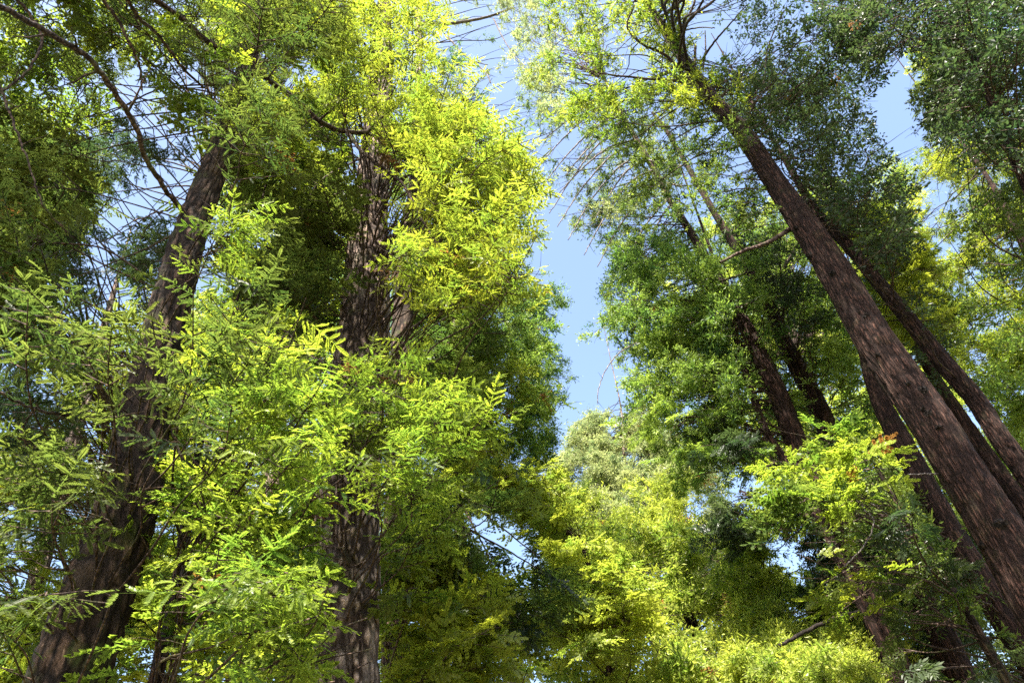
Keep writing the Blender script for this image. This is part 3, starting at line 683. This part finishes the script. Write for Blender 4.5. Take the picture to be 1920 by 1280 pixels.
t = Tree('conifer_tree', 'yellow green conifer filling the bottom edge below the broken log end',
         [(1480,1300,18),(1440,1150,14),(1410,1040,5)], 26, 'redwood', GB, height=1)
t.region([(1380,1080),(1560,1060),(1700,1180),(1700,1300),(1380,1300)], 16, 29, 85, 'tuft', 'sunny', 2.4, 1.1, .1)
t.region([(1370,970),(1460,970),(1470,1120),(1360,1100)], 22, 26, 12, 'tuft', 'fir_yellow', 2.0, .9, .1)
t.region([(1400,980),(1560,960),(1640,1100),(1500,1130)], 22, 28, 12, 'tuft', 'redwood', 2.4, 1.1, .1)
t.done()
t = Tree('conifer_tree', 'thin stemmed conifer with sunlit flat sprays just below the ragged pale conifer',
         [(1178,1290,16),(1165,1235,15),(1150,1120,12),(1130,1010,8)], 34, 'redwood', GB, height=1)
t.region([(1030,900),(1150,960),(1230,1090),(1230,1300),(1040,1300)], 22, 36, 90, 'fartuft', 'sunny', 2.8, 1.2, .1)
t.done()
t = Tree('conifer_tree', 'yellow green conifer crown glowing behind the foot of the dark leaning fir',
         [(20,1290,40),(90,1000,34),(150,780,26)], 22, 'fir', GB)
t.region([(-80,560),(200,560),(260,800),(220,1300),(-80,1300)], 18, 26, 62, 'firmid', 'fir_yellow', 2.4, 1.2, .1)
t.done()
t = Tree('conifer_tree', 'tall golden conifer filling the space between the two furrowed firs',
         [(470,1290,44),(500,1000,38),(530,700,28)], 21, 'fir', GB)
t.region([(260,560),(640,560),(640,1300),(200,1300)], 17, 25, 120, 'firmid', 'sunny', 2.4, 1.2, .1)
t.region([(420,180),(660,180),(640,620),(420,620)], 18, 26, 36, 'firmid', 'fir_yellow', 2.4, 1.2, .1)
t.done()
t = Tree('conifer_tree', 'olive green conifer high behind the bare arching bough of the dark fir',
         [(110,1290,40),(330,560,26),(395,330,8)], 25, 'fir', GB, height=1)
t.region([(-80,-80),(650,-80),(650,240),(420,220),(240,220),(150,380),(100,560),(-80,620)], 20, 30, 110, 'firmid', 'fir_dark', 2.6, 1.2, .1)
t.region([(-80,60),(160,200),(190,380),(110,600),(-80,640)], 15, 19, 24, 'firmid', 'fir_dark', 2.2, 1.1, .1)
t.done()
t = Tree('conifer_tree', 'dim conifer whose crown closes the view behind the foot of the pale barked fir',
         [(880,1300,26),(870,1180,24),(862,1000,18)], 27, 'fir', GB)
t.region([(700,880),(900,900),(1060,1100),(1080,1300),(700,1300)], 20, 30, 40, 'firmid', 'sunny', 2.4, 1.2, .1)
t.done()

# ---- right hand group: redwoods
t = Tree('redwood_tree', 'thickest redwood, its reddish brown trunk dotted with dark knots',
         [(2000,1200,124),(1905,1050,101),(1811,898,88),(1735,775,81),(1648,650,75),(1575,525,66),(1497,405,52),(1455,345,42),(1392,250,36),(1322,170,26),(1242,50,18)], 14, 'redwood', GR, fine=True)
t.region([(1030,-80),(1290,-80),(1320,60),(1330,170),(1260,190),(1180,215),(1060,210),(1010,110)], 11.5, 14.5, 17, 'tuft', 'gold', 1.9, .9, .12)
t.region([(1000,-80),(1300,-80),(1330,170),(1180,230),(1040,215),(990,110)], 11.5, 16, 17, 'tuft', 'fir_yellow', 1.9, .9, .12)
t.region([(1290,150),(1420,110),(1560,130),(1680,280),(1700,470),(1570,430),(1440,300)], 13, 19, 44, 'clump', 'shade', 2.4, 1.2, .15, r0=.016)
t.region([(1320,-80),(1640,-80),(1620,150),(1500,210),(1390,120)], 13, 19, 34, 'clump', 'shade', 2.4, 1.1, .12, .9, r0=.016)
t.region([(1300,200),(1420,210),(1480,420),(1400,440),(1300,330)], 12.5, 15, 14, 'tuft', 'redwood', 1.5, .8, .12)
t.region([(1100,150),(1300,160),(1370,260),(1340,420),(1220,400),(1120,300)], 13, 16.5, 18, 'tuft', 'redwood', 1.6, .8, .12)
t.region([(1200,20),(1330,60),(1400,220),(1330,240),(1240,150)], 12, 13.8, 9, 'tuft', 'fir_yellow', 1.4, .7, .1)
for q, w in (([(1332,190,14),(1293,152,13.6),(1250,106,13),(1203,82,12.4),(1176,50,12),(1190,10,11.8)], (8,3)),
             ([(1345,200,14),(1273,154,13.3),(1211,148,12.8),(1125,137,12.2),(1075,120,12),(1023,117,11.8)], (6,2)),
             ([(1270,80,14),(1285,40,13.8),(1300,10,13.7),(1312,-40,13.6)], (5,4)),
             ([(1312,120,14),(1335,85,13.8),(1360,55,13.6),(1400,10,13.4)], (5,2)),
             ([(1300,150,14),(1303,110,14),(1304,86,14)], (6,5)), ([(1318,130,14),(1323,95,14),(1322,58,13.9)], (4,2)),
             ([(1275,60,14),(1310,52,13.9),(1340,53,13.8)], (3,2)),
             ([(1395,235,14),(1430,160,13.8),(1440,90,13.6),(1470,20,13.4)], (4,2)),
             ([(1480,430,14),(1440,455,13.4),(1395,470,13),(1350,492,12.6)], (10,5)),
             ([(1765,888,14),(1740,888,13.6),(1702,889,13.2)], (3,2.5)),
             ([(1780,45,14),(1600,20,14),(1500,0,13.8)], (3,2))):
    t.limb(q, w, 'bare' if q[0][1] == 888 else 'twig', sub=3 if w[0] > 3 else 0)
t.region([(1050,-500),(1150,-700),(1420,-300),(1480,-110),(1350,-110),(1180,-250)], 6, 10, 34, 'tuft', 'redwood', 2.4, 1.2, -1.1)  # unseen upper crown, placed and shaped to shade the big trunk
# dark broken knots on the big trunk
rk = np.random.default_rng(4)
for (kx, ky) in [(1620,602),(1632,608),(1570,528),(1712,735),(1738,745),(1740,782),(1748,790),(1885,995),(1525,490),(1770,818),(1842,1030),(1500,440),(1655,680)]:
    P = at(kx, ky, 14.0); ax = t.axis_at(P[2]); vt = norm(CAM - P)
    # foot of the knot on the bark that faces the clearing
    rel = P[:2] - ax[:2]; tow = -ax[:2] / np.hypot(*ax[:2]); sidev = np.array([-tow[1], tow[0]]); sdist = np.clip(rel.dot(sidev), -ax[3] * .8, ax[3] * .8)
    foot = np.array([*(ax[:2] + sidev * sdist + tow * math.sqrt(max(ax[3] ** 2 - sdist ** 2, 0)) * .96), P[2]])
    out = norm(foot - ax[:3]); w = Wood()
    c = np.array([foot - out * .02, foot + out * .012, foot + out * .03 + rk.normal(0, .01, 3)]); k_ = rk.uniform(.45, 1.0)
    w.add(c[None], np.array([[.12, .09, .03]]) * k_, 9)
    for j in range(14):
        d = norm(out * .5 + rk.normal(0, .7, 3)); l = rk.uniform(.10, .24) * k_; Q = np.linspace(0, 1, 4)[:, None]
        w.add((foot + d * l * .6 * Q + rk.normal(0, .02, (4, 3)) * Q)[None], np.array([[.018, .014, .010, .004]]), 4)
    o = part('knot', w.mesh('knot', BM['knot']), t.e, None); o.matrix_parent_inverse = Matrix.Translation(-Vector(t.base))
t.done()

t = Tree('redwood_tree', 'slimmer dark redwood running close along the right side of the thickest trunk',
         [(2010,1022,48),(1915,874,42),(1874,818,40),(1830,750,38),(1772,684,36),(1702,596,31),(1644,526,27),(1591,462,23),(1531,400,19),(1490,330,13)], 17, 'redwood', GR, fine=True)
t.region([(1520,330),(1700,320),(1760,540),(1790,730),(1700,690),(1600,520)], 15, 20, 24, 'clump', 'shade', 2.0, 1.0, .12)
t.region([(1540,380),(1720,400),(1760,640),(1680,640)], 17, 21, 26, 'feather', 'fir_yellow', 2.0, 1.0, .12)
t.done()
t = Tree('redwood_tree', 'narrow dark trunk in the slit between the thickest redwood and the slimmer one beside it',
         [(1990,1060,38),(1918,948,35),(1858,865,33),(1800,780,29),(1750,704,22),(1690,610,8)], 20, 'redwood', GR, height=1)
t.region([(1600,400),(1760,420),(1790,640),(1700,640)], 19, 23, 16, 'feather', 'redwood', 2.0, 1.0, .12)
t.done()
t = Tree('redwood_tree', 'deeply shaded redwood trunk half hidden along the left flank of the thickest trunk',
         [(1970,1310,56),(1865,1130,52),(1785,1000,48),(1707,860,44),(1662,775,38),(1632,700,28),(1610,630,10)], 17, 'redwood', GR, height=1)
t.region([(1560,830),(1700,850),(1800,1040),(1900,1180),(1980,1300),(1640,1300),(1560,1100),(1590,960)], 14.5, 20, 36, 'tuft', 'redwood', 2.0, 1.0, .1)
t.region([(1600,1040),(1760,1060),(1800,1300),(1640,1300)], 14, 18, 10, 'feather', 'fir_dark', 2.0, 1.0, .1)
t.done()
t = Tree('redwood_tree', 'redwood with sunlit flaking bark and a fan of bare limbs above',
         [(1700,1300,56),(1632,1130,50),(1562,980,46),(1501,848,42),(1459,742,37),(1425,665,31),(1399,613,27),(1365,554,22),(1310,460,16),(1254,371,13),(1230,324,12),(1164,211,8),(1130,140,4)], 19, 'redwood', GR, height=1)
t.region([(1090,470),(1300,420),(1430,520),(1450,700),(1440,850),(1350,870),(1200,770),(1150,700),(1080,620),(1110,560)], 16.5, 21, 90, 'tuft', 'broad', 2.2, 1.0, .15)
t.region([(1110,450),(1300,430),(1440,560),(1450,850),(1300,860),(1100,640)], 18, 22, 12, 'tuft', 'deep', 2.4, 1.2, .15)
t.region([(960,200),(1100,200),(1290,260),(1320,430),(1150,500),(1030,430),(1000,330)], 16.5, 22, 28, 'tuft', 'redwood', 2.0, 1.0, .12, .5)
t.region([(960,200),(1100,200),(1290,260),(1300,400),(1060,430),(1000,330)], 16.5, 22, 12, 'tuft', 'pale', 2.0, 1.0, .12, .5)
t.region([(940,-60),(1060,-60),(1060,240),(980,170),(930,60)], 15, 21, 44, 'tuft', 'pale', 1.8, .9, .12, .6)
t.limb([(1640,1140,18.9),(1580,1155,18),(1523,1177,17.2),(1459,1211,16.4)], (9,7), 'knot')
rb = np.random.default_rng(9)
for (ex, ey, sy, sag) in [(1012,308,190,14),(1020,345,215,20),(1030,400,240,26),(1045,425,268,30),(1065,450,290,34),(1095,478,318,30),(1120,500,345,26),(1060,330,230,16),(1040,372,262,22),(1110,420,300,22),(1085,300,205,10),(1180,480,372,16),(1210,470,380,8),(1330,300,300,-10),(1340,340,340,-8),(1300,400,380,8),(1010,270,170,4),(1100,250,190,0)]:
    sx = np.interp(sy, [140, 211, 324, 371, 460], [1130, 1164, 1230, 1254, 1310]); D1 = 19 - abs(sx - ex) / 75
    t.limb([(sx, sy, 19), (sx * .66 + ex * .34 + rb.normal(0, 3), sy * .66 + ey * .34 - sag, 19 * .6 + D1 * .4), (sx * .3 + ex * .7, sy * .3 + ey * .7 - sag * .8, 19 * .3 + D1 * .7), (ex, ey, D1)], (4.5, 1.6), 'bare', sub=6)
t.limb([(1195,642,17),(1160,662,16.5),(1135,695,16.2),(1122,730,16),(1121,757,16)], (2.6,1.5), 'bare', sub=4)
t.done()
t = Tree('redwood_tree', 'straight redwood standing just right of the flaking sunlit one, its upper stem pale and thin',
         [(1812,1290,58),(1732,1122,48),(1647,1000,46),(1580,870,42),(1549,797,40),(1527,750,38),(1497,690,34),(1467,635,30),(1437,562,23),(1370,450,15),(1312,352,11),(1289,312,10),(1250,246,8),(1223,211,5)], 20.5, 'redwood', GR, height=1)
t.region([(1290,400),(1480,400),(1600,560),(1660,780),(1560,840),(1480,880),(1420,700),(1330,560)], 18.5, 23.5, 60, 'tuft', 'broad', 2.4, 1.2, .15)
t.region([(1360,440),(1500,430),(1560,600),(1500,640),(1400,560)], 17, 20, 18, 'clump', 'shade', 2.2, 1.1, .15)
t.region([(1480,900),(1640,960),(1660,1100),(1540,1090)], 18, 22, 14, 'feather', 'shade', 2.2, 1.1, .1)
t.region([(1520,900),(1760,960),(1900,1140),(1920,1300),(1600,1300)], 21, 26, 40, 'tuft', 'shade', 2.4, 1.1, .1)
t.limb([(1460,480,20),(1430,500,19.4),(1390,515,18.8),(1340,530,18.2)], (8,3), sub=4)
t.limb([(1490,470,20),(1450,530,19.4),(1420,560,18.8),(1380,580,18.2)], (8,3), sub=4)
t.done()
t = Tree('slender_tree', 'thin crooked stem curving beside the flaking sunlit redwood, with hanging dark sprays',
         [(1600,1100,20),(1540,980,19),(1476,870,16),(1437,810,15),(1412,742,14),(1390,673,12),(1373,605,10),(1350,520,7)], 18.5, 'redwood', None)
t.region([(1330,790),(1400,780),(1430,960),(1400,1060),(1350,1050),(1340,900)], 16.5, 18, 10, 'feather', 'shade', 1.6, .7, -.05)
t.region([(1170,760),(1300,740),(1470,760),(1440,880),(1300,900),(1190,820)], 16.5, 20, 12, 'feather', 'broad', 2.0, 1.0, .1)
t.limb([(1405,800,18.5),(1360,775,18),(1310,790,17.5),(1260,800,17)], (4,2), sub=3)
t.done()
t = Tree('young_redwood', 'young redwood holding the bright flat sprays that hide the feet of the two middle redwoods',
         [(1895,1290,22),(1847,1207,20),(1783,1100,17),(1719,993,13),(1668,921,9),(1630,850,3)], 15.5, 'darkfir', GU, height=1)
t.region([(1440,880),(1480,830),(1550,800),(1630,850),(1650,930),(1560,960),(1450,940)], 11, 14.5, 9, 'firmid', 'fir_green', 1.7, .6, .1, r0=.014)
t.region([(1420,930),(1540,930),(1600,950),(1550,990),(1440,990)], 12, 14, 10, 'firmid', 'redwood', 1.7, .7, .1, r0=.016)
t.region([(1540,1040),(1650,1050),(1760,1090),(1690,1170),(1560,1160)], 11.5, 14, 7, 'firmid', 'fir_yellow', 1.7, .6, .1, r0=.016)
t.region([(1640,980),(1760,960),(1860,1150),(1900,1290),(1700,1290)], 12, 15, 4, 'feather', 'shade', 1.5, .8, .1)
t.limb([(1604,925,12.6),(1617,951,12.5),(1638,976,12.4),(1630,1006,12.3),(1613,1032,12.2),(1583,1062,12.1)], (4.5,2.5), 'bare', sub=1, attach=-1)
t.done()

t = Tree('redwood_tree', 'dark crowned redwood whose shaded boughs hang into the top right corner',
         [(2330,1290,60),(2200,1000,50),(2060,640,36),(1960,420,26),(1880,250,18),(1800,60,12)], 15, 'redwood', GR)
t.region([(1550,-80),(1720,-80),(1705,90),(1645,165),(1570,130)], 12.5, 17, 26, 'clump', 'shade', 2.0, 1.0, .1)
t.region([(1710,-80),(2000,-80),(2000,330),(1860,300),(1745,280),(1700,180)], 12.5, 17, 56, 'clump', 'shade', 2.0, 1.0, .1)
t.region([(1720,60),(1860,100),(1880,260),(1760,250)], 17.5, 20, 12, 'feather', 'redwood', 2.0, 1.0, .1)
t.region([(1730,20),(1840,20),(1850,160),(1740,150)], 20, 22, 12, 'feather', 'gold', 2.0, 1.0, .1)
t.done()
t = Tree('redwood_tree', 'sunlit yellow green redwood crown along the right edge below the dark boughs',
         [(2300,1290,40),(2120,900,32),(2000,640,24),(1930,480,18),(1850,330,9)], 26, 'redwood', GR)
t.region([(1700,280),(1990,240),(1990,820),(1900,800),(1780,650),(1690,480)], 22, 30, 90, 'tuft', 'fir_yellow', 2.6, 1.2, .1)
t.region([(1740,240),(1990,240),(1990,540),(1800,520)], 20, 22, 16, 'clump', 'fir_dark', 2.2, 1.1, .1)
t.region([(1790,560),(1990,600),(1990,880),(1880,800)], 20, 22, 14, 'clump', 'broad', 2.2, 1.1, .1)
t.done()
t = Tree('conifer_tree', 'far golden conifer glimpsed as bright slivers behind the row of redwood trunks',
         [(1780,1300,30),(1660,1040,26),(1560,820,20),(1480,660,6)], 38, 'redwood', GB, height=1)
t.region([(1240,440),(1700,300),(1780,560),(1820,780),(1700,900),(1400,900),(1240,760)], 34, 44, 170, 'fartuft', 'sunny', 3.2, 1.5, .1)
t.done()
t = Tree('conifer_tree', 'far green conifer closing the lower right between the dark trunk feet',
         [(2010,1300,30),(1880,1060,26),(1760,820,18)], 36, 'redwood', GB)
t.region([(1560,900),(1990,780),(1990,1300),(1560,1300)], 31, 40, 130, 'fartuft', 'redwood', 3.0, 1.4, .1)
t.done()
t = Tree('conifer_tree', 'wispy high conifer with broken bare limbs above the sky gap at the top edge',
         [(745,1290,24),(770,600,18),(785,250,14),(785,30,11)], 21, 'pale', GB)
t.region([(780,-80),(1060,-80),(1040,60),(960,70),(900,60),(860,100),(900,220),(850,200),(790,100)], 18, 24, 30, 'tuft', 'pale', 2.0, .9, .1, .6)
t.region([(880,20),(990,40),(1060,280),(1030,400),(960,240)], 19, 23, 12, 'tuft', 'redwood', 1.6, .8, .1, .5)
t.region([(780,40),(860,60),(900,200),(860,220)], 18, 22, 8, 'tuft', 'deep', 2.0, 1.0, .1, .8)
for q, w in (([(785,45,20.5),(840,45,20.5),(910,33,20.5),(962,15,20.5)], (8,4)), ([(840,70,20.5),(865,98,20.5),(895,122,20.5),(912,138,20.5),(920,156,20.5)], (4,2.5)), ([(880,112,20.5),(905,120,20.5),(915,122,20.5)], (3,1.5)),
             ([(925,35,20.5),(945,75,20.5),(965,105,20.5),(985,125,20.5)], (3,1.5)), ([(860,150,20.5),(870,180,20.5),(885,205,20.5)], (3,2))):
    t.limb(q, w, 'bare', sub=4)
t.done()
nt_ = sum(len(o.data.polygons) for o in bpy.data.objects if o.type == 'MESH'); print('POLYS', nt_, 'OBJECTS', len(bpy.data.objects))
